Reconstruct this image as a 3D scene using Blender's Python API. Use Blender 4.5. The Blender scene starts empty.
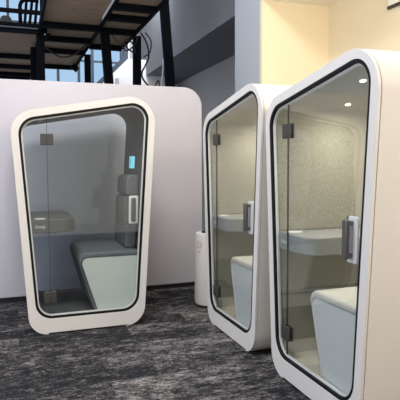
import bpy, bmesh, math, random
from mathutils import Vector
random.seed(7)
S = bpy.context.scene
C = S.collection
PI = math.pi

# ------------------------------------------------------------------ materials
def nodes_of(name):
    m = bpy.data.materials.new(name); m.use_nodes = True
    nt = m.node_tree
    return m, nt, nt.nodes['Principled BSDF']

def mat(name, col, rough=.5, metal=0., var=.0, scale=20., bump=0., bscale=200., spec=.5, coat=0.):
    """plain surface with a little procedural tone variation and grain"""
    m, nt, b = nodes_of(name)
    b.inputs['Roughness'].default_value = rough
    b.inputs['Metallic'].default_value = metal
    b.inputs['Specular IOR Level'].default_value = spec
    b.inputs['Coat Weight'].default_value = coat
    tc = nt.nodes.new('ShaderNodeTexCoord')
    n = nt.nodes.new('ShaderNodeTexNoise'); n.inputs['Scale'].default_value = scale; n.inputs['Detail'].default_value = 4
    nt.links.new(tc.outputs['Object'], n.inputs['Vector'])
    mx = nt.nodes.new('ShaderNodeMix'); mx.data_type = 'RGBA'
    mx.inputs['A'].default_value = (*[c*(1-var) for c in col], 1)
    mx.inputs['B'].default_value = (*[min(1, c*(1+var)) for c in col], 1)
    nt.links.new(n.outputs['Fac'], mx.inputs['Factor'])
    nt.links.new(mx.outputs['Result'], b.inputs['Base Color'])
    if bump:
        n2 = nt.nodes.new('ShaderNodeTexNoise'); n2.inputs['Scale'].default_value = bscale
        nt.links.new(tc.outputs['Object'], n2.inputs['Vector'])
        bp = nt.nodes.new('ShaderNodeBump'); bp.inputs['Strength'].default_value = bump; bp.inputs['Distance'].default_value = .004
        nt.links.new(n2.outputs['Fac'], bp.inputs['Height'])
        nt.links.new(bp.outputs['Normal'], b.inputs['Normal'])
    return m

def felt(name, c1, c2):
    m, nt, b = nodes_of(name)
    b.inputs['Roughness'].default_value = 1; b.inputs['Specular IOR Level'].default_value = .1
    tc = nt.nodes.new('ShaderNodeTexCoord')
    n = nt.nodes.new('ShaderNodeTexNoise'); n.inputs['Scale'].default_value = 75; n.inputs['Detail'].default_value = 6; n.inputs['Roughness'].default_value = .75
    nt.links.new(tc.outputs['Object'], n.inputs['Vector'])
    r = nt.nodes.new('ShaderNodeValToRGB')
    r.color_ramp.elements[0].position = .38; r.color_ramp.elements[0].color = (*c1, 1)
    r.color_ramp.elements[1].position = .66; r.color_ramp.elements[1].color = (*c2, 1)
    nt.links.new(n.outputs['Fac'], r.inputs['Fac']); nt.links.new(r.outputs['Color'], b.inputs['Base Color'])
    return m

def glass(name, tint, ior=1.45):
    m, nt, b = nodes_of(name); nt.nodes.remove(b)
    out = nt.nodes['Material Output']
    t = nt.nodes.new('ShaderNodeBsdfTransparent'); t.inputs['Color'].default_value = (*tint, 1)
    g = nt.nodes.new('ShaderNodeBsdfGlossy'); g.inputs['Roughness'].default_value = .02
    ge = nt.nodes.new('ShaderNodeNewGeometry')
    def m_(op, x, y):
        q = nt.nodes.new('ShaderNodeMath'); q.operation = op
        for i, k in enumerate((x, y)):
            if isinstance(k, (int, float)): q.inputs[i].default_value = k
            else: nt.links.new(k, q.inputs[i])
        return q.outputs[0]
    dt = nt.nodes.new('ShaderNodeVectorMath'); dt.operation = 'DOT_PRODUCT'
    nt.links.new(ge.outputs['Normal'], dt.inputs[0]); nt.links.new(ge.outputs['Incoming'], dt.inputs[1])
    # Schlick reflectance, the same from both sides of the thin pane
    c1 = m_('SUBTRACT', 1.0, m_('ABSOLUTE', dt.outputs['Value'], 0.0))
    f0 = ((ior-1)/(ior+1))**2
    fr = m_('ADD', m_('MULTIPLY', m_('POWER', c1, 5.0), 1-f0), f0)
    mx = nt.nodes.new('ShaderNodeMixShader')
    nt.links.new(fr, mx.inputs[0]); nt.links.new(t.outputs[0], mx.inputs[1]); nt.links.new(g.outputs[0], mx.inputs[2])
    nt.links.new(mx.outputs[0], out.inputs['Surface'])
    return m

def emit(name, col, st):
    m, nt, b = nodes_of(name)
    b.inputs['Base Color'].default_value = (*col, 1)
    b.inputs['Emission Color'].default_value = (*col, 1); b.inputs['Emission Strength'].default_value = st
    return m

def carpet_mat():
    m, nt, b = nodes_of('carpet_tile')
    b.inputs['Roughness'].default_value = 1; b.inputs['Specular IOR Level'].default_value = .05
    N = nt.nodes.new; Lk = nt.links.new
    tc = N('ShaderNodeTexCoord')
    br = N('ShaderNodeTexBrick'); br.offset = .37; br.inputs['Scale'].default_value = 1
    br.inputs['Brick Width'].default_value = 1.0; br.inputs['Row Height'].default_value = .25
    br.inputs['Mortar Size'].default_value = .0; br.inputs['Color1'].default_value = (0, 0, 0, 1); br.inputs['Color2'].default_value = (1, 1, 1, 1)
    Lk(tc.outputs['Object'], br.inputs['Vector'])
    bw = N('ShaderNodeRGBToBW'); Lk(br.outputs['Color'], bw.inputs[0])
    # per-plank shift of the streak pattern
    sh = N('ShaderNodeVectorMath'); sh.operation = 'MULTIPLY_ADD'
    cmb = N('ShaderNodeCombineXYZ')
    mu = N('ShaderNodeMath'); mu.operation = 'MULTIPLY'; mu.inputs[1].default_value = 37.
    Lk(bw.outputs[0], mu.inputs[0]); Lk(mu.outputs[0], cmb.inputs[2])
    Lk(tc.outputs['Object'], sh.inputs[0]); sh.inputs[1].default_value = (1, 1, 1); Lk(cmb.outputs[0], sh.inputs[2])
    def noise(sc, scale, det, rough):
        mp = N('ShaderNodeMapping'); mp.inputs['Scale'].default_value = sc
        Lk(sh.outputs[0], mp.inputs['Vector'])
        n = N('ShaderNodeTexNoise'); n.inputs['Scale'].default_value = scale; n.inputs['Detail'].default_value = det; n.inputs['Roughness'].default_value = rough
        Lk(mp.outputs[0], n.inputs['Vector']); return n.outputs['Fac']
    a = noise((1.3, 2.8, 1), 5.0, 9, .85)
    f2 = noise((1, 1.7, 1), 30, 6, .85)
    f3 = noise((1, 1.3, 1), 70, 4, .8)
    def add(x, y, k):
        q = N('ShaderNodeMath'); q.operation = 'MULTIPLY_ADD'
        Lk(y, q.inputs[0]); q.inputs[1].default_value = k; Lk(x, q.inputs[2]); return q.outputs[0]
    am = N('ShaderNodeMath'); am.operation = 'MULTIPLY'; am.inputs[1].default_value = 1.15; Lk(a, am.inputs[0])
    v = add(am.outputs[0], bw.outputs[0], .13)
    v = add(v, f2, .65); v = add(v, f3, .60)
    r = N('ShaderNodeValToRGB'); e = r.color_ramp.elements
    e[0].position = .605; e[0].color = (.022, .022, .026, 1)
    e[1].position = .745; e[1].color = (.38, .355, .355, 1)
    x = e.new(.65); x.color = (.085, .082, .086, 1)
    x = e.new(.69); x.color = (.21, .196, .198, 1)
    hv = N('ShaderNodeMath'); hv.operation = 'MULTIPLY'; hv.inputs[1].default_value = .5; Lk(v, hv.inputs[0])
    Lk(hv.outputs[0], r.inputs['Fac']); Lk(r.outputs['Color'], b.inputs['Base Color'])
    bp = N('ShaderNodeBump'); bp.inputs['Strength'].default_value = .5; bp.inputs['Distance'].default_value = .004
    Lk(f3, bp.inputs['Height']); Lk(bp.outputs['Normal'], b.inputs['Normal'])
    return m

def plywood_mat():
    m, nt, b = nodes_of('plywood')
    b.inputs['Roughness'].default_value = .75
    N = nt.nodes.new; Lk = nt.links.new
    tc = N('ShaderNodeTexCoord'); mp = N('ShaderNodeMapping'); mp.inputs['Scale'].default_value = (1.2, 14, 1)
    Lk(tc.outputs['Object'], mp.inputs['Vector'])
    n = N('ShaderNodeTexNoise'); n.inputs['Scale'].default_value = 3; n.inputs['Detail'].default_value = 6; n.inputs['Distortion'].default_value = .6
    Lk(mp.outputs[0], n.inputs['Vector'])
    r = N('ShaderNodeValToRGB')
    r.color_ramp.elements[0].position = .3; r.color_ramp.elements[0].color = (.16, .115, .08, 1)
    r.color_ramp.elements[1].position = .7; r.color_ramp.elements[1].color = (.31, .23, .16, 1)
    Lk(n.outputs['Fac'], r.inputs['Fac']); Lk(r.outputs['Color'], b.inputs['Base Color'])
    return m

M = dict(
    shell=mat('white_laminate', (.80, .775, .745), .42, var=.015, scale=4),
    gasket=mat('black_rubber', (.005, .006, .007), .6, spec=.25),
    trim=mat('white_trim', (.74, .75, .75), .35),
    glass=glass('door_glass', (.94, .95, .95), 1.55),
    backglass=glass('back_glass', (.89, .94, .96)),
    winglass=glass('window_glass', (.93, .97, 1.0)),
    chrome=mat('brushed_metal', (.20, .19, .185), .36, .8, var=.05, scale=60),
    seal=mat('grey_door_seal', (.05, .055, .055), .35),
    hinge=mat('dark_hinge_metal', (.085, .08, .075), .4, .4, var=.05, scale=60),
    hplate=mat('handle_plate_white', (.70, .72, .74), .4),
    pod=mat('lilac_white_panel', (.625, .608, .668), .55, var=.02, scale=3),
    dark=mat('black_plinth', (.012, .012, .014), .6),
    cream=mat('cream_paint', (.88, .775, .565), .8, var=.015, scale=2, bump=.05),
    ceil=mat('cream_ceiling_paint', (.94, .90, .80), .85, var=.01, scale=2),
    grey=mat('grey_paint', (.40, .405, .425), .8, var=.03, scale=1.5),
    bulk=mat('grey_paint_dimmed', (.16, .165, .185), .8, var=.03, scale=1.5),  # same grey as the side wall, dimmer light put into the colour
    paleblue=mat('pale_blue_paint', (.47, .51, .56), .8, var=.03, scale=2),
    whitewall=mat('white_paint', (.82, .83, .86), .8, var=.01, scale=2),
    steel=mat('black_steel', (.005, .006, .009), .7, spec=.03, var=.2, scale=8),
    alu=mat('grey_aluminium', (.05, .07, .10), .5),
    bolt=mat('zinc_bolt', (.55, .57, .6), .35, .9),
    ply=plywood_mat(), carpet=carpet_mat(),
    cable=mat('black_cable', (.008, .008, .01), .5),
    whitecable=mat('white_cable', (.75, .82, .88), .5),
    bin=mat('white_bin', (.85, .845, .845), .4, var=.01, scale=6),
    pink=mat('faded_pink_print', (.50, .34, .35), .6),
    print_white=mat('white_print', (.85, .86, .86), .5),
    screen=emit('lit_screen', (.22, .72, .85), .85),
    screen_dark=emit('lit_screen_bar', (.05, .50, .58), .6),
    led=emit('led', (1, .93, .80), 3.),
    led_off=mat('led_off', (.6, .6, .58), .4),
    bronze=mat('dark_bronze', (.05, .04, .02), .5),
    dome=mat('grey_upholstery', (.06, .065, .075), .8),
    seat_side_pale=mat('pale_blue_seat_panel', (.76, .80, .79), .5, var=.01, scale=3),
    seat_side_mint=mat('mint_seat_panel', (.76, .84, .80), .5, var=.01, scale=3),
)
LIGHT = dict(felt=felt('khaki_felt', (.33, .322, .275), (.51, .495, .43)), lining=mat('warm_grey_lining', (.50, .475, .41), .9, var=.05, scale=30, bump=.2),
             low=mat('grey_lower_lining', (.33, .33, .275), .8, var=.04, scale=20), floor=mat('cream_booth_floor', (.70, .66, .53), .7, var=.10, scale=9),
             seat=mat('cream_upholstery', (.70, .685, .62), .8, var=.03, scale=40, bump=.2), table=mat('pale_table_laminate', (.35, .36, .355), .45, var=.02),
             side=M['seat_side_pale'])
DARK = dict(felt=felt('charcoal_felt', (.10, .105, .11), (.17, .175, .18)), lining=mat('charcoal_lining', (.105, .11, .12), .9, var=.05, scale=30, bump=.2),
            low=mat('charcoal_lower_lining', (.085, .092, .105), .8, var=.04, scale=20), floor=mat('grey_booth_floor', (.12, .13, .135), .7, var=.15, scale=9),
            seat=mat('slate_upholstery', (.18, .205, .222), .8, var=.04, scale=40, bump=.2), table=mat('dark_table_laminate', (.10, .108, .11), .4, var=.03),
            side=M['seat_side_mint'])

# ------------------------------------------------------------------ helpers
def obj(name, bm, m, parent=None, sharp=35, bevel=0., segs=2, wn=False):
    bmesh.ops.recalc_face_normals(bm, faces=bm.faces)
    me = bpy.data.meshes.new(name); bm.to_mesh(me); bm.free()
    for p in me.polygons: p.use_smooth = True
    me.set_sharp_from_angle(angle=math.radians(sharp))
    me.materials.append(m)
    o = bpy.data.objects.new(name, me); C.objects.link(o)
    if parent: o.parent = parent
    if bevel:
        b = o.modifiers.new('bevel', 'BEVEL'); b.width = bevel; b.segments = segs; b.limit_method = 'ANGLE'; b.angle_limit = math.radians(40)
    return o

def tag(o, label, cat, group=None):
    o['label'] = label; o['category'] = cat
    if group: o['group'] = group
    return o

def struct(o):
    o['kind'] = 'structure'; return o

def empty(name, loc, rz=0):
    o = bpy.data.objects.new(name, None); C.objects.link(o)
    o.location = loc; o.rotation_euler = (0, 0, rz); o.empty_display_size = .1
    return o

def add_box(bm, x0, x1, y0, y1, z0, z1):
    vs = [bm.verts.new((x, y, z)) for z in (z0, z1) for y in (y0, y1) for x in (x0, x1)]
    for f in ((0, 2, 3, 1), (4, 5, 7, 6), (0, 1, 5, 4), (1, 3, 7, 5), (3, 2, 6, 7), (2, 0, 4, 6)):
        bm.faces.new([vs[i] for i in f])

def box_bm(*boxes):
    bm = bmesh.new()
    for b in boxes: add_box(bm, *b)
    return bm

def bar_bm(p, q, w, h, up=(0, 0, 1)):
    """rectangular bar from p to q"""
    bm = bmesh.new(); add_bar(bm, p, q, w, h, up); return bm
def add_bar(bm, p, q, w, h, up=(0, 0, 1)):
    p = Vector(p); q = Vector(q); d = (q-p).normalized(); u = Vector(up)
    s = d.cross(u)
    if s.length < 1e-3: s = d.cross(Vector((0, 1, 0)))
    s.normalize(); u = s.cross(d).normalized()
    vs = [bm.verts.new(e + s*a*w/2 + u*b*h/2) for e in (p, q) for a, b in ((-1, -1), (1, -1), (1, 1), (-1, 1))]
    for f in ((0, 1, 2, 3), (7, 6, 5, 4), (0, 4, 5, 1), (1, 5, 6, 2), (2, 6, 7, 3), (3, 7, 4, 0)):
        bm.faces.new([vs[i] for i in f])

def catmull(pts, n=8):
    P = [Vector(p) for p in pts]; P = [2*P[0]-P[1]] + P + [2*P[-1]-P[-2]]
    out = []
    for i in range(1, len(P)-2):
        for k in range(n):
            t = k/n
            out.append(.5*((2*P[i]) + (P[i+1]-P[i-1])*t + (2*P[i-1]-5*P[i]+4*P[i+1]-P[i+2])*t*t + (3*P[i]-P[i-1]-3*P[i+1]+P[i+2])*t**3))
    out.append(P[-2]); return out

def tube_bm(pts, r, n=8, smooth=6, closed=False):
    bm = bmesh.new(); P = catmull(pts, smooth) if smooth else [Vector(p) for p in pts]
    rings = []
    for i, p in enumerate(P):
        if closed: d = (P[(i+1) % len(P)] - P[i-1]).normalized()
        else: d = (P[min(i+1, len(P)-1)] - P[max(i-1, 0)]).normalized()
        a = d.cross(Vector((.3, .2, .9)) if abs(d.z) < .95 else Vector((1, 0, 0))).normalized(); b = d.cross(a)
        rings.append([bm.verts.new(p + (a*math.cos(t)+b*math.sin(t))*r) for t in [2*PI*k/n for k in range(n)]])
    m = len(rings)
    for i in range(m if closed else m-1):
        A, B = rings[i], rings[(i+1) % m]
        for k in range(n): bm.faces.new((A[k], A[(k+1) % n], B[(k+1) % n], B[k]))
    if not closed: bm.faces.new(rings[0]); bm.faces.new(rings[-1][::-1])
    return bm

def rounded(poly, radii, n=10):
    """polygon (counter-clockwise) with rounded corners"""
    out = []; k = len(poly)
    for i in range(k):
        a, p, b = Vector(poly[i-1]), Vector(poly[i]), Vector(poly[(i+1) % k])
        r = radii[i] if isinstance(radii, (list, tuple)) else radii
        d1 = (a-p).normalized(); d2 = (b-p).normalized()
        ang = d1.angle(d2)
        if r <= 0 or abs(ang-PI) < 1e-3: out.append((p.x, p.y)); continue
        t = r/math.tan(ang/2); c = p + (d1+d2).normalized()*(r/math.sin(ang/2))
        s = p+d1*t; e = p+d2*t
        a0 = math.atan2(s.y-c.y, s.x-c.x); a1 = math.atan2(e.y-c.y, e.x-c.x)
        da = (a1-a0+PI) % (2*PI) - PI
        for j in range(n+1):
            th = a0+da*j/n; out.append((c.x+r*math.cos(th), c.y+r*math.sin(th)))
    return out

def inset(poly, d):
    """move the straight sides of a CCW polygon inwards by d (one value or one per side)"""
    k = len(poly); ln = []
    for i in range(k):
        p, q = Vector(poly[i]), Vector(poly[(i+1) % k]); t = (q-p).normalized(); nrm = Vector((-t.y, t.x))
        dd = d[i] if isinstance(d, (list, tuple)) else d
        ln.append((p+nrm*dd, t))
    out = []
    for i in range(k):
        (p, t), (q, s) = ln[i-1], ln[i]
        den = t.x*s.y-t.y*s.x; w = ((q.x-p.x)*s.y-(q.y-p.y)*s.x)/den
        out.append((p.x+t.x*w, p.y+t.y*w))
    return out

def add_prism(bm, pts, v0, v1):
    """outline in (u, z), extruded along y from v0 to v1"""
    A = [bm.verts.new((u, v0, z)) for u, z in pts]; B = [bm.verts.new((u, v1, z)) for u, z in pts]
    n = len(pts)
    bm.faces.new(A); bm.faces.new(B[::-1])
    for i in range(n): bm.faces.new((A[i], B[i], B[(i+1) % n], A[(i+1) % n]))
def prism_bm(pts, v0, v1):
    bm = bmesh.new(); add_prism(bm, pts, v0, v1); return bm

def ring_bm(outer, inner, v0, v1):
    """solid ring between two outlines in (u, z)"""
    bm = bmesh.new(); L = []
    for v in (v0, v1):
        lo = [bm.verts.new((u, v, z)) for u, z in outer]; li = [bm.verts.new((u, v, z)) for u, z in inner]
        ed = [bm.edges.new((l[i], l[(i+1) % len(l)])) for l in (lo, li) for i in range(len(l))]
        bmesh.ops.triangle_fill(bm, use_beauty=True, edges=ed)
        L.append((lo, li))
    for k in (0, 1):
        a, b = L[0][k], L[1][k]; n = len(a)
        for i in range(n): bm.faces.new((a[i], a[(i+1) % n], b[(i+1) % n], b[i]))
    return bm

def plan_bm(pts, z0, z1):
    bm = bmesh.new()
    A = [bm.verts.new((x, y, z0)) for x, y in pts]; B = [bm.verts.new((x, y, z1)) for x, y in pts]; n = len(pts)
    bm.faces.new(A); bm.faces.new(B[::-1])
    for i in range(n): bm.faces.new((A[i], B[i], B[(i+1) % n], A[(i+1) % n]))
    return bm

def lathe_bm(prof, n=40, c=(0, 0)):
    bm = bmesh.new(); rings = []
    for r, z in prof:
        rings.append([bm.verts.new((c[0]+r*math.cos(2*PI*k/n), c[1]+r*math.sin(2*PI*k/n), z)) for k in range(n)])
    for A, B in zip(rings, rings[1:]):
        for k in range(n): bm.faces.new((A[k], A[(k+1) % n], B[(k+1) % n], B[k]))
    bm.faces.new(rings[0]); bm.faces.new(rings[-1])
    return bm

# ------------------------------------------------------------------ phone booth
OUT = [(0, 0), (1.087, 0), (1.241, 2.302), (-.136, 2.069)]
GAS = [(.063, .150), (1.030, .150), (1.168, 2.221), (-.068, 2.012)]
RO = [.18, .20, .25, .22]; RG = [.155, .165, .155, .165]
DEPTH = 1.10
outer = rounded(OUT, RO, 12)
# shallow notch under the bottom edge: the shell stands on its two rounded corners
bi = max(i for i, p in enumerate(outer[:13]))
outer_n = outer[:13] + [(.165, 0), (.165, .014), (.93, .014), (.93, 0)] + outer[13:]
def booth_outline(d):
    o = rounded(inset(OUT, d), [max(.02, r-d) for r in RO], 12)
    return o
gas0 = rounded(GAS, RG, 12)
gas1 = rounded(inset(GAS, .022), [r-.019 for r in RG], 12)
gas2 = rounded(inset(GAS, .035), [r-.030 for r in RG], 12)
inner_lin = rounded(inset(GAS, .004), [r-.003 for r in RG], 12)
SEAM = .19
def clip_u(poly, u, keep_left):
    """clip an outline (u, z) by a vertical line"""
    out = []; n = len(poly)
    ins = (lambda p: p[0] <= u) if keep_left else (lambda p: p[0] >= u)
    for i in range(n):
        a, b = poly[i], poly[(i+1) % n]
        if ins(a): out.append(a)
        if ins(a) != ins(b):
            t = (u-a[0])/(b[0]-a[0]); out.append((u, a[1]+t*(b[1]-a[1])))
    return out
def left_wall_u(z): return .063 + (z-.15)/(2.012-.15)*(-.068-.063)
def right_wall_u(z): return 1.030 + (z-.15)/(2.221-.15)*(1.168-1.030)

def make_booth(x, y, deg, P, label, lit, tablet):
    t = empty('phone_booth', (x, y, 0), math.radians(deg))
    tag(t, label, 'phone booth', 'white trapezoid phone booths')
    # outer shell: thick wrap-around laminate
    obj('shell', ring_bm(outer_n, booth_outline(.022), .025, DEPTH), M['shell'], t, bevel=.003)
    of = rounded(inset(OUT, .0015), [r-.001 for r in RO], 12)
    of = of[:13] + [(.165, .0015), (.165, .0155), (.93, .0155), (.93, .0015)] + of[13:]
    obj('front_frame', ring_bm(of, gas0, 0, .020), M['shell'], t, bevel=.003)
    obj('back_frame', ring_bm(rounded(inset(OUT, .023), [r-.022 for r in RO], 12), gas0, DEPTH-.02, DEPTH-.002), M['shell'], t, bevel=.002)
    obj('plinth', box_bm((.15, .945, .03, DEPTH-.03, .0, .021)), M['dark'], t)
    g = obj('gasket', ring_bm(gas0, gas1, .002, .034), M['gasket'], t, bevel=.003)
    obj('glazing_trim', ring_bm(gas1, gas2, .022, .040), M['trim'], t)
    # inner lining: tube of felt
    obj('lining', ring_bm(rounded(inset(OUT, .024), [r-.023 for r in RO], 12), inner_lin, .041, DEPTH-.022), P['lining'], t)
    obj('booth_floor', prism_bm([(.075, .155), (1.02, .155), (1.02, .170), (.075, .170)], .045, DEPTH-.03), P['floor'], t)
    # glass: fixed strip beside the hinged door, pane at the back
    obj('fixed_pane', prism_bm(clip_u(gas1, SEAM-.003, True), .024, .033), M['glass'], t)
    door = obj('glass_door', prism_bm(clip_u(gas1, SEAM+.003, False), .024, .033), M['glass'], t)
    obj('back_pane', prism_bm(gas0, DEPTH-.016, DEPTH-.006), M['backglass'], t)
    obj('door_seal', prism_bm([(SEAM-.002, .171), (SEAM+.002, .171), (SEAM+.002, 2.030), (SEAM-.002, 2.030)], .0225, .0345), M['seal'], door)
    for zc in (1.832, .352):
        bm = bmesh.new()
        for u0, u1 in ((SEAM-.058, SEAM-.005), (SEAM+.005, SEAM+.058)):
            add_box(bm, u0, u1, .008, .024, zc-.053, zc+.053); add_box(bm, u0, u1, .033, .048, zc-.053, zc+.053)
        add_box(bm, SEAM-.006, SEAM+.006, .004, .022, zc-.050, zc+.050)
        obj('hinge', bm, M['hinge'], door, bevel=.004)
    # pull handle: white plate with a flat metal D bar
    h = obj('handle', prism_bm(rounded([(.945, 1.015), (1.036, 1.015), (1.043, 1.290), (.952, 1.290)], .014, 4), .010, .0235), M['hplate'], door, bevel=.003)
    bm = bmesh.new()
    add_prism(bm, rounded([(.962, 1.040), (1.004, 1.040), (1.010, 1.272), (.968, 1.272)], .010, 4), -.044, -.014)
    add_box(bm, .970, 1.000, -.018, .011, 1.046, 1.072); add_box(bm, .974, 1.004, -.018, .011, 1.240, 1.266)
    obj('grip', bm, M['chrome'], h, bevel=.005)
    bm = bmesh.new()
    add_prism(bm, rounded([(.895, 1.015), (.952, 1.015), (.957, 1.285), (.900, 1.285)], .012, 4), .0335, .056)
    obj('inner_grip', bm, M['chrome'], h, bevel=.004)
    # bench: waterfall upholstery over a plain side panel
    prof = rounded([(.600, .171), (.642, .171), (.478, .692), (1.052, .692), (1.058, .745), (.436, .745)], [.0, 0, .055, 0, 0, .085], 8)
    obj('seat_cushion', prism_bm(prof, .048, .97), P['seat'], t, bevel=.018, segs=3)
    obj('seat_base', prism_bm(rounded([(.634, .171), (1.028, .171), (1.052, .701), (.468, .701)], [.0, .0, 0, .065], 8), .057, .95), P['side'], t, bevel=.004)
    bk = rounded([(.945, .742), (1.055, .742), (1.095, 1.270), (.965, 1.270)], [.03, .02, .03, .055], 6)
    obj('backrest', prism_bm(bk, .20, .80), P['seat'], t, bevel=.03, segs=3)
    obj('headrest', prism_bm(rounded([(.968, 1.272), (1.095, 1.272), (1.108, 1.49), (.980, 1.49)], [.05, .02, .03, .06], 6), .24, .76), P['seat'], t, bevel=.045, segs=4)
    # table along the other end
    tp = rounded([(.006, .042), (.445, .042), (.445, 1.0), (.006, 1.0)], [0, .14, .14, 0], 10)
    tb = obj('table', plan_bm(tp, .957, 1.083), P['table'], t, bevel=.008)
    obj('white_disc', lathe_bm([(.052, 1.083), (.052, 1.088), (.047, 1.090), (.01, 1.090)], 28, (.115, .13)), M['print_white'], tb)  # flat white disc on the table top
    cu = bpy.data.curves.new('lettering', 'FONT'); cu.body = 'loop'; cu.size = .048; cu.extrude = .0008; cu.space_character = 1.05
    tx = bpy.data.objects.new('lettering', cu)
    C.objects.link(tx); me = bpy.data.meshes.new_from_object(tx); C.objects.unlink(tx); bpy.data.objects.remove(tx)
    lt = bpy.data.objects.new('lettering', me); C.objects.link(lt); lt.parent = tb
    me.materials.clear(); me.materials.append(M['print_white'])
    lt.location = (.070, .0408, 1.005); lt.rotation_euler = (PI/2, 0, 0)
    lt['label'] = 'white lettering reading loop'
    # felt panel on the end wall above the table, plain board below
    def on_left(pts, th, lift):
        bm = bmesh.new()
        A = [bm.verts.new((left_wall_u(z)+lift, v, z)) for v, z in pts]; B = [bm.verts.new((left_wall_u(z)+lift+th, v, z)) for v, z in pts]; n = len(pts)
        bm.faces.new(A); bm.faces.new(B[::-1])
        for i in range(n): bm.faces.new((A[i], B[i], B[(i+1) % n], A[(i+1) % n]))
        return bm
    fo = rounded([(.05, 1.084), (.745, 1.084), (.745, 1.885), (.05, 1.985)], [0, 0, .10, .05], 8)
    fp = obj('felt_panel', on_left(fo, .014, .004), P['felt'], t, bevel=.006)
    obj('piping', tube_bm([(left_wall_u(z)+.017, v, z) for v, z in fo[1:]], .006, 6, 0), P['lining'], fp)
    obj('lower_board', on_left([(.06, .20), (1.04, .20), (1.04, .63), (.06, .63)], .010, .004), P['low'], t, bevel=.002)
    if tablet:
        bm = bmesh.new()
        def rp(z, o): return right_wall_u(z)-o
        z0, z1 = 1.555, 1.685
        A = [bm.verts.new((rp(z, .004), v, z)) for v, z in ((.52, z0), (.70, z0), (.70, z1), (.52, z1))]
        B = [bm.verts.new((rp(z, .024), v, z)) for v, z in ((.52, z0), (.70, z0), (.70, z1), (.52, z1))]
        bm.faces.new(A); bm.faces.new(B[::-1])
        for i in range(4): bm.faces.new((A[i], B[i], B[(i+1) % 4], A[(i+1) % 4]))
        sc = obj('control_screen', bm, M['screen'], t)
        bm = bmesh.new()
        A = [bm.verts.new((rp(z, .0245), v, z)) for v, z in ((.62, z0+.01), (.66, z0+.01), (.66, z1-.03), (.62, z1-.03))]
        B = [bm.verts.new((rp(z, .026), v, z)) for v, z in ((.62, z0+.01), (.66, z0+.01), (.66, z1-.03), (.62, z1-.03))]
        bm.faces.new(A); bm.faces.new(B[::-1])
        for i in range(4): bm.faces.new((A[i], B[i], B[(i+1) % 4], A[(i+1) % 4]))
        obj('screen_bar', bm, M['screen_dark'], sc)
    # two small downlights in the ceiling lining
    for (u, v) in ((.16, .55), (.68, .30)):
        zc = 2.012 + (u+.068)/1.236*.209 - .006
        d = obj('downlight', lathe_bm([(.020, 0), (.020, -.006), (.017, -.008), (.005, -.008)], 24), M['led'] if lit else M['led_off'], t)
        d.location = (u, v, zc); d.rotation_euler = (0, -math.atan(.209/1.236), 0)
    if lit:
        for (u, v) in ((.30, .55), (.66, .50)):
            l = bpy.data.lights.new('booth_downlight', 'AREA'); l.shape = 'DISK'; l.size = .12; l.energy = LED_W; l.color = (1, .92, .76)
            lo = bpy.data.objects.new('booth_downlight', l); C.objects.link(lo); lo.parent = t
            lo.location = (u, v, 2.0)
    return t

LED_W = 4.2
make_booth(.100, 5.017, 0.0, DARK, 'white phone booth with dark grey interior facing the camera in front of the lilac wall', False, True)
make_booth(1.822, 4.901, -89.97, LIGHT, 'middle white phone booth with khaki interior, beside the round waste bin', True, False)
make_booth(1.844, 3.537, -90.43, LIGHT, 'nearest and largest white phone booth with khaki interior at the right', True, False)

# ------------------------------------------------------------------ large pod behind (lilac wall)
pod = empty('meeting_pod', (-.6, 6.36, 0))
tag(pod, 'long lilac white meeting pod wall with rounded top corner behind the left booth', 'meeting pod')
pp = rounded([(-3.0, .055), (2.896, .055), (2.896, 2.572), (-3.0, 2.572)], [.05, .10, .24, .24], 14)
obj('shell', prism_bm(pp, 0, .75), M['pod'], pod, bevel=.012, segs=3)
obj('plinth', box_bm((-2.93, 2.80, .02, .73, 0, .06)), M['dark'], pod)

# ------------------------------------------------------------------ waste bin
bn = empty('waste_bin', (2.060, 5.46, 0))
tag(bn, 'slim round white waste bin between lilac pod and middle booth', 'bin')
obj('body', lathe_bm([(.170, .03), (.178, .06), (.165, .80), (.160, .822), (.150, .83), (.05, .83)], 48), M['bin'], bn)
obj('base', lathe_bm([(.155, 0), (.160, .03), (.05, .031)], 40), M['dark'], bn)
obj('opening', lathe_bm([(.098, .830), (.098, .838), (.090, .838), (.085, .832), (.01, .831)], 36), M['dark'], bn)
# round printed mark facing the camera: ring with three turning arrows
def on_bin(a, z, lift=.001):
    r = .178+(.165-.178)*(z-.06)/.74 + lift
    return (r*math.cos(a), r*math.sin(a), z)
A0 = math.atan2(-5.46, -2.06) - .80
R_ = .037
ringp = [on_bin(A0+R_*math.cos(k*2*PI/28)/.17, .705+R_*math.sin(k*2*PI/28)) for k in range(28)]
mk = obj('printed_mark', tube_bm(ringp, .0024, 6, 0, True), M['pink'], bn)
bm = bmesh.new()
for k in range(3):
    th = PI/2 + k*2*PI/3
    for s in range(5):
        a1 = th-.75+s*.3; a2 = a1+.3
        p = on_bin(A0+.022*math.cos(a1)/.17, .705+.022*math.sin(a1)); q = on_bin(A0+.022*math.cos(a2)/.17, .705+.022*math.sin(a2))
        add_bar(bm, p, q, .006, .003)
obj('turning_arrows', bm, M['pink'], mk)
ringp = [on_bin(A0+.016*math.cos(k*2*PI/20)/.17, .625+.010*math.sin(k*2*PI/20)) for k in range(20)]
obj('printed_text_mark', tube_bm(ringp, .002, 6, 0, True), M['pink'], bn)

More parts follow.
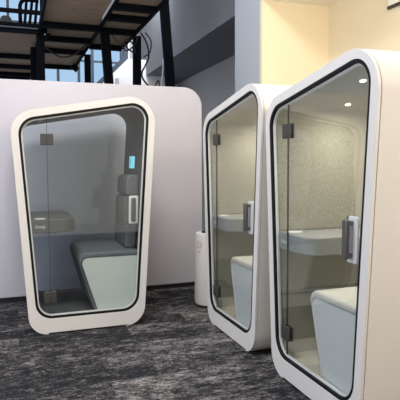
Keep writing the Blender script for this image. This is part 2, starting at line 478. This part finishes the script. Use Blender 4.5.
# ------------------------------------------------------------------ the setting
def sbox(name, m, *boxes): return struct(obj(name, box_bm(*boxes), m))
sbox('floor', M['carpet'], (-6, 4.3, -2, 13.2, -.06, 0))
sbox('wall_right', M['cream'], (3.683, 3.83, -1.0, 5.60, 0, 3.515))
sbox('ceiling', M['ceil'], (2.772, 3.83, -1.0, 5.60, 3.512, 3.62))
sbox('wall_cream_back', M['cream'], (2.776, 4.0, 5.60, 5.66, 0, 3.512))
sbox('wall_pale_end', M['paleblue'], (2.774, 4.0, 5.661, 6.395, 0, 6.0))
sbox('wall_cream_upper', M['cream'], (2.776, 4.0, 5.60, 5.66, 3.62, 6.0))
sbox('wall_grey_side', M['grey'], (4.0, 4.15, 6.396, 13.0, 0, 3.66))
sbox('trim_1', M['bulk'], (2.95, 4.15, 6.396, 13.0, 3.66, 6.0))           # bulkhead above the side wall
sbox('wall_back', M['whitewall'], (-4.0, 2.62, 13.0, 13.2, 0, 3.30), (-4.0, 2.62, 13.0, 13.2, 5.75, 6.0), (2.62, 4.15, 13.0, 13.2, 0, 6.0), (-4.0, -3.0, 13.0, 13.2, 3.3, 5.75))
sbox('trim_2', M['paleblue'], (2.78, 2.88, 12.97, 13.0, 4.02, 4.75))
w = struct(obj('window_1', box_bm((-3.0, 2.62, 13.03, 13.15, 3.30, 3.36), (-3.0, 2.62, 13.03, 13.15, 5.69, 5.75), (-3.0, -2.94, 13.03, 13.15, 3.36, 5.69), (2.56, 2.62, 13.03, 13.15, 3.36, 5.69)), M['alu']))
for x in (-1.9, -.95, -.05, 1.05, 1.87, 1.54):
    obj('mullion', box_bm((x-.03, x+.03, 13.05, 13.13, 3.36, 5.69)), M['alu'], w)
for z in (4.12, 4.93):
    obj('transom', box_bm((-2.94, 2.56, 13.06, 13.12, z-.02, z+.02)), M['alu'], w)
obj('pane', box_bm((-2.94, 2.56, 13.085, 13.095, 3.36, 5.69)), M['winglass'], w)

# wall fixture at the upper right edge
fx = empty('wall_fixture', (3.683, 4.33, 3.175))
tag(fx, 'cream wall unit with dark bronze lower edge high on the cream wall', 'wall fixture')
obj('housing', box_bm((-.022, 0, -.55, .17, .022, .30)), M['ceil'], fx, bevel=.006)
obj('edge_bar', box_bm((-.028, 0, -.55, .175, 0, .030)), M['bronze'], fx, bevel=.004)

# ------------------------------------------------------------------ steel mezzanine with plywood decks
mz = empty('steel_mezzanine', (1.2, 8.3, 0))
tag(mz, 'black steel mezzanine with plywood deck on posts behind the lilac pod', 'mezzanine')
def mp(name, bm, m, **k):
    bmesh.ops.translate(bm, verts=bm.verts, vec=(-1.2, -8.3, 0)); return obj(name, bm, m, mz, **k)
Z = 3.56
# plywood soffits, one per bay between joists
for x0, x1, ys in ((-3.0, .40, (8.42, 10.36, 11.45, 12.4, 12.93)), (.42, 1.235, (6.0, 7.90, 8.74, 9.66, 11.2)), (1.255, 1.80, (6.0, 6.72, 7.24, 7.98, 9.1))):
    for a, b in zip(ys, ys[1:]):
        mp('deck_panel', box_bm((x0, x1, a+.012, b-.012, 3.642, 3.668)), M['ply'])
        mp('joist', box_bm((x0, x1, b-.045, b+.045, Z, 3.642)), M['steel'])
mp('fascia_beam', box_bm((-3.0, .40, 8.36, 8.42, 3.57, 3.715)), M['steel'])
mp('fascia_flange', box_bm((-3.0, .40, 8.32, 8.36, 3.630, 3.645)), M['alu'])
for x, y0, y1 in ((.41, 6.0, 12.9), (1.245, 6.0, 11.2), (1.815, 6.0, 9.1)):
    mp('edge_beam', box_bm((x-.016, x+.016, y0, y1, Z+.03, 3.70)), M['steel'])
mp('lit_beam_strip', box_bm((1.202, 1.209, 6.0, 7.4, 3.60, 3.64)), M['hplate'])  # pale strip imitating the lit side of the beam
# posts (the two outer right ones lean a little, as they stand)
def post(xt, zt, xb, y, wd):
    sl = (xb[0]-xt)/(xb[1]-zt); mp('post', bar_bm((xt, y, zt), (xt+sl*(0-zt), y, 0), wd, wd, (0, 1, 0)), M['steel'])
post(.425, 3.62, (.425, 2.0), 8.45, .115)
post(.375, 3.6, (.375, 2.0), 9.5, .13)
post(1.312, 3.6, (1.312, 2.0), 9.8, .105)
post(1.335, 3.72, (1.396, 2.817), 8.05, .125)
post(1.885, 3.62, (1.878, 2.868), 8.25, .115)
post(2.118, 4.50, (2.25, 2.754), 7.62, .120)
mp('cross_beam', box_bm((1.80, 2.16, 7.58, 7.66, 4.28, 4.36)), M['steel'])
mp('stub_post', box_bm((1.795, 1.845, 7.58, 7.66, 3.70, 4.36)), M['steel'])
# guard rail above the left bay
mp('guard_rail', box_bm((-3.0, .46, 8.30, 8.34, 3.842, 3.902)), M['steel'])
mp('rail_upright', box_bm((.425, .515, 8.28, 8.37, 3.50, 4.35)), M['steel'])
mp('mounting_bracket', box_bm((.515, .60, 8.28, 8.37, 3.985, 4.06)), M['steel'])
mp('mounting_bracket', box_bm((.515, .57, 8.28, 8.37, 3.535, 3.575)), M['steel'])
for z in (4.02, 3.90, 3.66, 3.555):
    bm = lathe_bm([(.012, 0), (.012, .01), (.004, .012)], 10); bmesh.ops.rotate(bm, verts=bm.verts, matrix=__import__('mathutils').Matrix.Rotation(PI/2, 3, 'X'))
    bmesh.ops.translate(bm, verts=bm.verts, vec=(.485+(z-3.6)*.02, 8.28, z)); mp('bolt', bm, M['bolt'])
mp('gooseneck_rail', tube_bm([(.145, 8.6, 3.66), (.145, 8.6, 3.95), (.15, 8.6, 4.05), (.20, 8.6, 4.12), (.32, 8.6, 4.13), (.42, 8.6, 4.13)], .030, 10, 6), M['steel'])
# hanger bracket under the far end of the middle bay
mp('hanger_bracket', bar_bm((1.15, 10.9, 3.60), (1.26, 10.9, 3.50), .09, .10), M['steel'])

# boards leaning behind the guard rail
for (xa, xb, lab, y) in ((.20, .30, 'leftmost of three dark boards leaning behind the black guard rail', 9.0), (.27, .40, 'middle of three dark boards leaning behind the black guard rail', 9.1), (.36, .47, 'rightmost of three dark boards leaning behind the black guard rail', 9.2)):
    o = obj('leaning_board', bar_bm((xa, y, 3.674), (xb, y+.10, 4.75), .045, .12, (0, 1, 0)), M['steel'], bevel=.004)
    tag(o, lab, 'board', 'boards leaning behind the guard rail')
# rounded chair top seen over the deck edge
ch = empty('lounge_chair', (-.07, 9.5, 3.668))
tag(ch, 'grey round backed chair on the upper deck at the left window', 'chair')
obj('backrest', prism_bm(rounded([(-.10, .22), (.10, .22), (.085, .435), (-.085, .435)], [.02, .02, .07, .07], 8), -.03, .03), M['dome'], ch, bevel=.02)
obj('seat', box_bm((-.11, .11, -.22, .03, .17, .22)), M['dome'], ch, bevel=.02)
for sx in (-.09, .09):
    for sy in (-.20, .01): obj('leg', box_bm((sx-.01, sx+.01, sy-.01, sy+.01, 0, .17)), M['steel'], ch)

# ------------------------------------------------------------------ stair balustrade at the far end
st = empty('stair_balustrade', (2.3, 12.0, 0))
tag(st, 'white solid stair balustrade with dark sloping handrail beside the far window', 'balustrade')
obj('panel', prism_bm([(-2.7, 0), (1.1, 0), (1.1, 4.02), (.20, 4.02), (-.65, 3.17), (-2.7, 1.12)], 0, .08), M['whitewall'], st)
obj('handrail', bar_bm((-.9, .04, 2.97), (.20, .04, 4.07), .09, .10), M['alu'], st)
obj('newel_post', box_bm((.13, .23, 0, .09, 4.02, 4.56)), M['alu'], st)
sw = obj('switch_box', box_bm((2.225, 2.305, 11.955, 11.999, 3.42, 3.56)), M['grey'], bevel=.004)
tag(sw, 'small grey switch box on the white stair balustrade', 'switch')

# ------------------------------------------------------------------ cables
def cable(pts, r, label, group=None, m='cable'):
    tag(obj('cable', tube_bm(pts, r, 7, 8), M[m]), label, 'cable', group)
cable([(.46, 9.0, 3.56), (.70, 9.0, 3.40), (.82, 9.0, 3.375), (.95, 9.0, 3.41), (1.12, 9.0, 3.53), (1.22, 9.0, 3.66)], .013, 'black cable sagging under the plywood deck between two posts')
cable([(1.42, 8.0, 3.58), (1.52, 8.0, 3.47), (1.62, 8.0, 3.45), (1.74, 8.0, 3.55)], .007, 'thin black cable looping under the plywood beside the centre post')
cable([(1.93, 8.16, 3.66), (2.02, 8.15, 3.5), (2.05, 8.15, 3.3), (1.99, 8.15, 3.15), (1.94, 8.15, 3.05), (1.95, 8.15, 2.95), (2.05, 8.15, 2.83), (2.2, 8.15, 2.72)], .014, 'long black cable curving down to the pod top beside the bare post', 'black cables hanging by the bare post')
cable([(1.99, 8.12, 3.66), (2.08, 8.12, 3.54), (2.06, 8.12, 3.36), (1.96, 8.12, 3.28)], .011, 'short black cable loop near the top of the bare post', 'black cables hanging by the bare post')
cable([(1.62, 8.12, 3.42), (1.70, 8.12, 3.36), (1.80, 8.12, 3.44), (1.86, 8.12, 3.56), (1.80, 8.12, 3.60)], .012, 'black cable bundle loop left of the bare post', 'black cables hanging by the bare post')
cable([(1.66, 8.2, 3.50), (1.74, 8.2, 3.40), (1.84, 8.2, 3.36), (1.80, 8.2, 3.50), (1.70, 8.2, 3.56)], .012, 'black cable coil below the plywood left of the bare post', 'black cables hanging by the bare post')
cable([(2.06, 8.0, 2.70), (2.12, 8.0, 2.84), (2.17, 8.0, 2.90), (2.18, 8.0, 2.72)], .010, 'black cable hoop just above the pod top')
cable([(2.21, 7.85, 3.22), (2.19, 7.85, 2.95), (2.14, 7.85, 2.6)], .014, 'thin white cable hanging left of the leaning post', None, 'whitecable')

# ------------------------------------------------------------------ light
def area(name, loc, tgt, size, W, col, sy=None):
    l = bpy.data.lights.new(name, 'AREA'); l.energy = W; l.color = col; l.size = size
    if sy: l.shape = 'RECTANGLE'; l.size_y = sy
    o = bpy.data.objects.new(name, l); C.objects.link(o); o.location = loc
    o.rotation_euler = (Vector(tgt)-Vector(loc)).to_track_quat('-Z', 'Y').to_euler(); return o
area('ceiling_lamp_front', (.1, 2.9, 5.5), (.4, 4.2, 0), 1.4, 150, (1, .975, .93))
area('fill_right', (3.0, -.4, 3.45), (2.6, 2.5, 1.0), 1.0, 70, (1, .86, .70))  # unseen warm fill, added to brighten the near booth's side
area('fill_corner', (3.2, 3.2, 3.48), (3.2, 5.0, 1.5), .5, 22, (1, .86, .62))  # unseen fill, added to brighten the cream walls
area('daylight_left', (-5.2, 3.4, 2.6), (1.8, 4.0, 1.0), 3.5, 115, (.66, .76, 1.0), 2.6)
area('fill_hall', (2.6, 10.6, 5.7), (2.4, 12.0, 3.6), 1.0, 95, (.92, .95, 1.0))  # unseen fill, added to brighten the white balustrade
area('fill_hall_low', (-3.0, 8.6, 1.2), (4.0, 9.5, 3.0), 3.0, 45, (.85, .92, 1.0))  # unseen low fill, added to lift the soffit and grey side wall

wd = bpy.data.worlds.new('sky'); S.world = wd; wd.use_nodes = True
nt = wd.node_tree; bg = nt.nodes['Background']
tc = nt.nodes.new('ShaderNodeTexCoord'); sp = nt.nodes.new('ShaderNodeSeparateXYZ')
nt.links.new(tc.outputs['Generated'], sp.inputs[0])
rp = nt.nodes.new('ShaderNodeValToRGB'); e = rp.color_ramp.elements
mr = nt.nodes.new('ShaderNodeMapRange'); mr.inputs['From Min'].default_value = -1; mr.inputs['From Max'].default_value = 1
nt.links.new(sp.outputs['Y'], mr.inputs['Value']); nt.links.new(mr.outputs[0], rp.inputs['Fac'])
e[0].position = 0; e[0].color = (1.0, .925, .84, 1)
e[1].position = 1; e[1].color = (.50, .72, .96, 1)
x = e.new(.70); x.color = (.44, .47, .53, 1)
x = e.new(.90); x.color = (.50, .72, .96, 1)
nt.links.new(rp.outputs['Color'], bg.inputs['Color']); bg.inputs['Strength'].default_value = .85

# ------------------------------------------------------------------ camera
cam = bpy.data.cameras.new('camera'); co = bpy.data.objects.new('camera', cam); C.objects.link(co)
cam.sensor_width = 36; cam.lens = 520.54/400*36; cam.shift_y = -3.67/400; cam.clip_start = .05
pitch, roll, yaw = math.radians(-3.577), math.radians(-.2716), math.radians(19.591)
fw = Vector((math.sin(yaw)*math.cos(pitch), math.cos(yaw)*math.cos(pitch), math.sin(pitch)))
r = Vector((math.cos(yaw), -math.sin(yaw), 0)); u = r.cross(fw)
r2 = math.cos(roll)*r + math.sin(roll)*u; u2 = -math.sin(roll)*r + math.cos(roll)*u
from mathutils import Matrix
co.matrix_world = Matrix(((r2.x, u2.x, -fw.x, 0), (r2.y, u2.y, -fw.y, 0), (r2.z, u2.z, -fw.z, 1.6), (0, 0, 0, 1)))
S.camera = co
vs = S.view_settings
vs.view_transform = 'Standard'; vs.look = 'None'; vs.gamma = 1; vs.use_curve_mapping = False; vs.exposure = 0.1
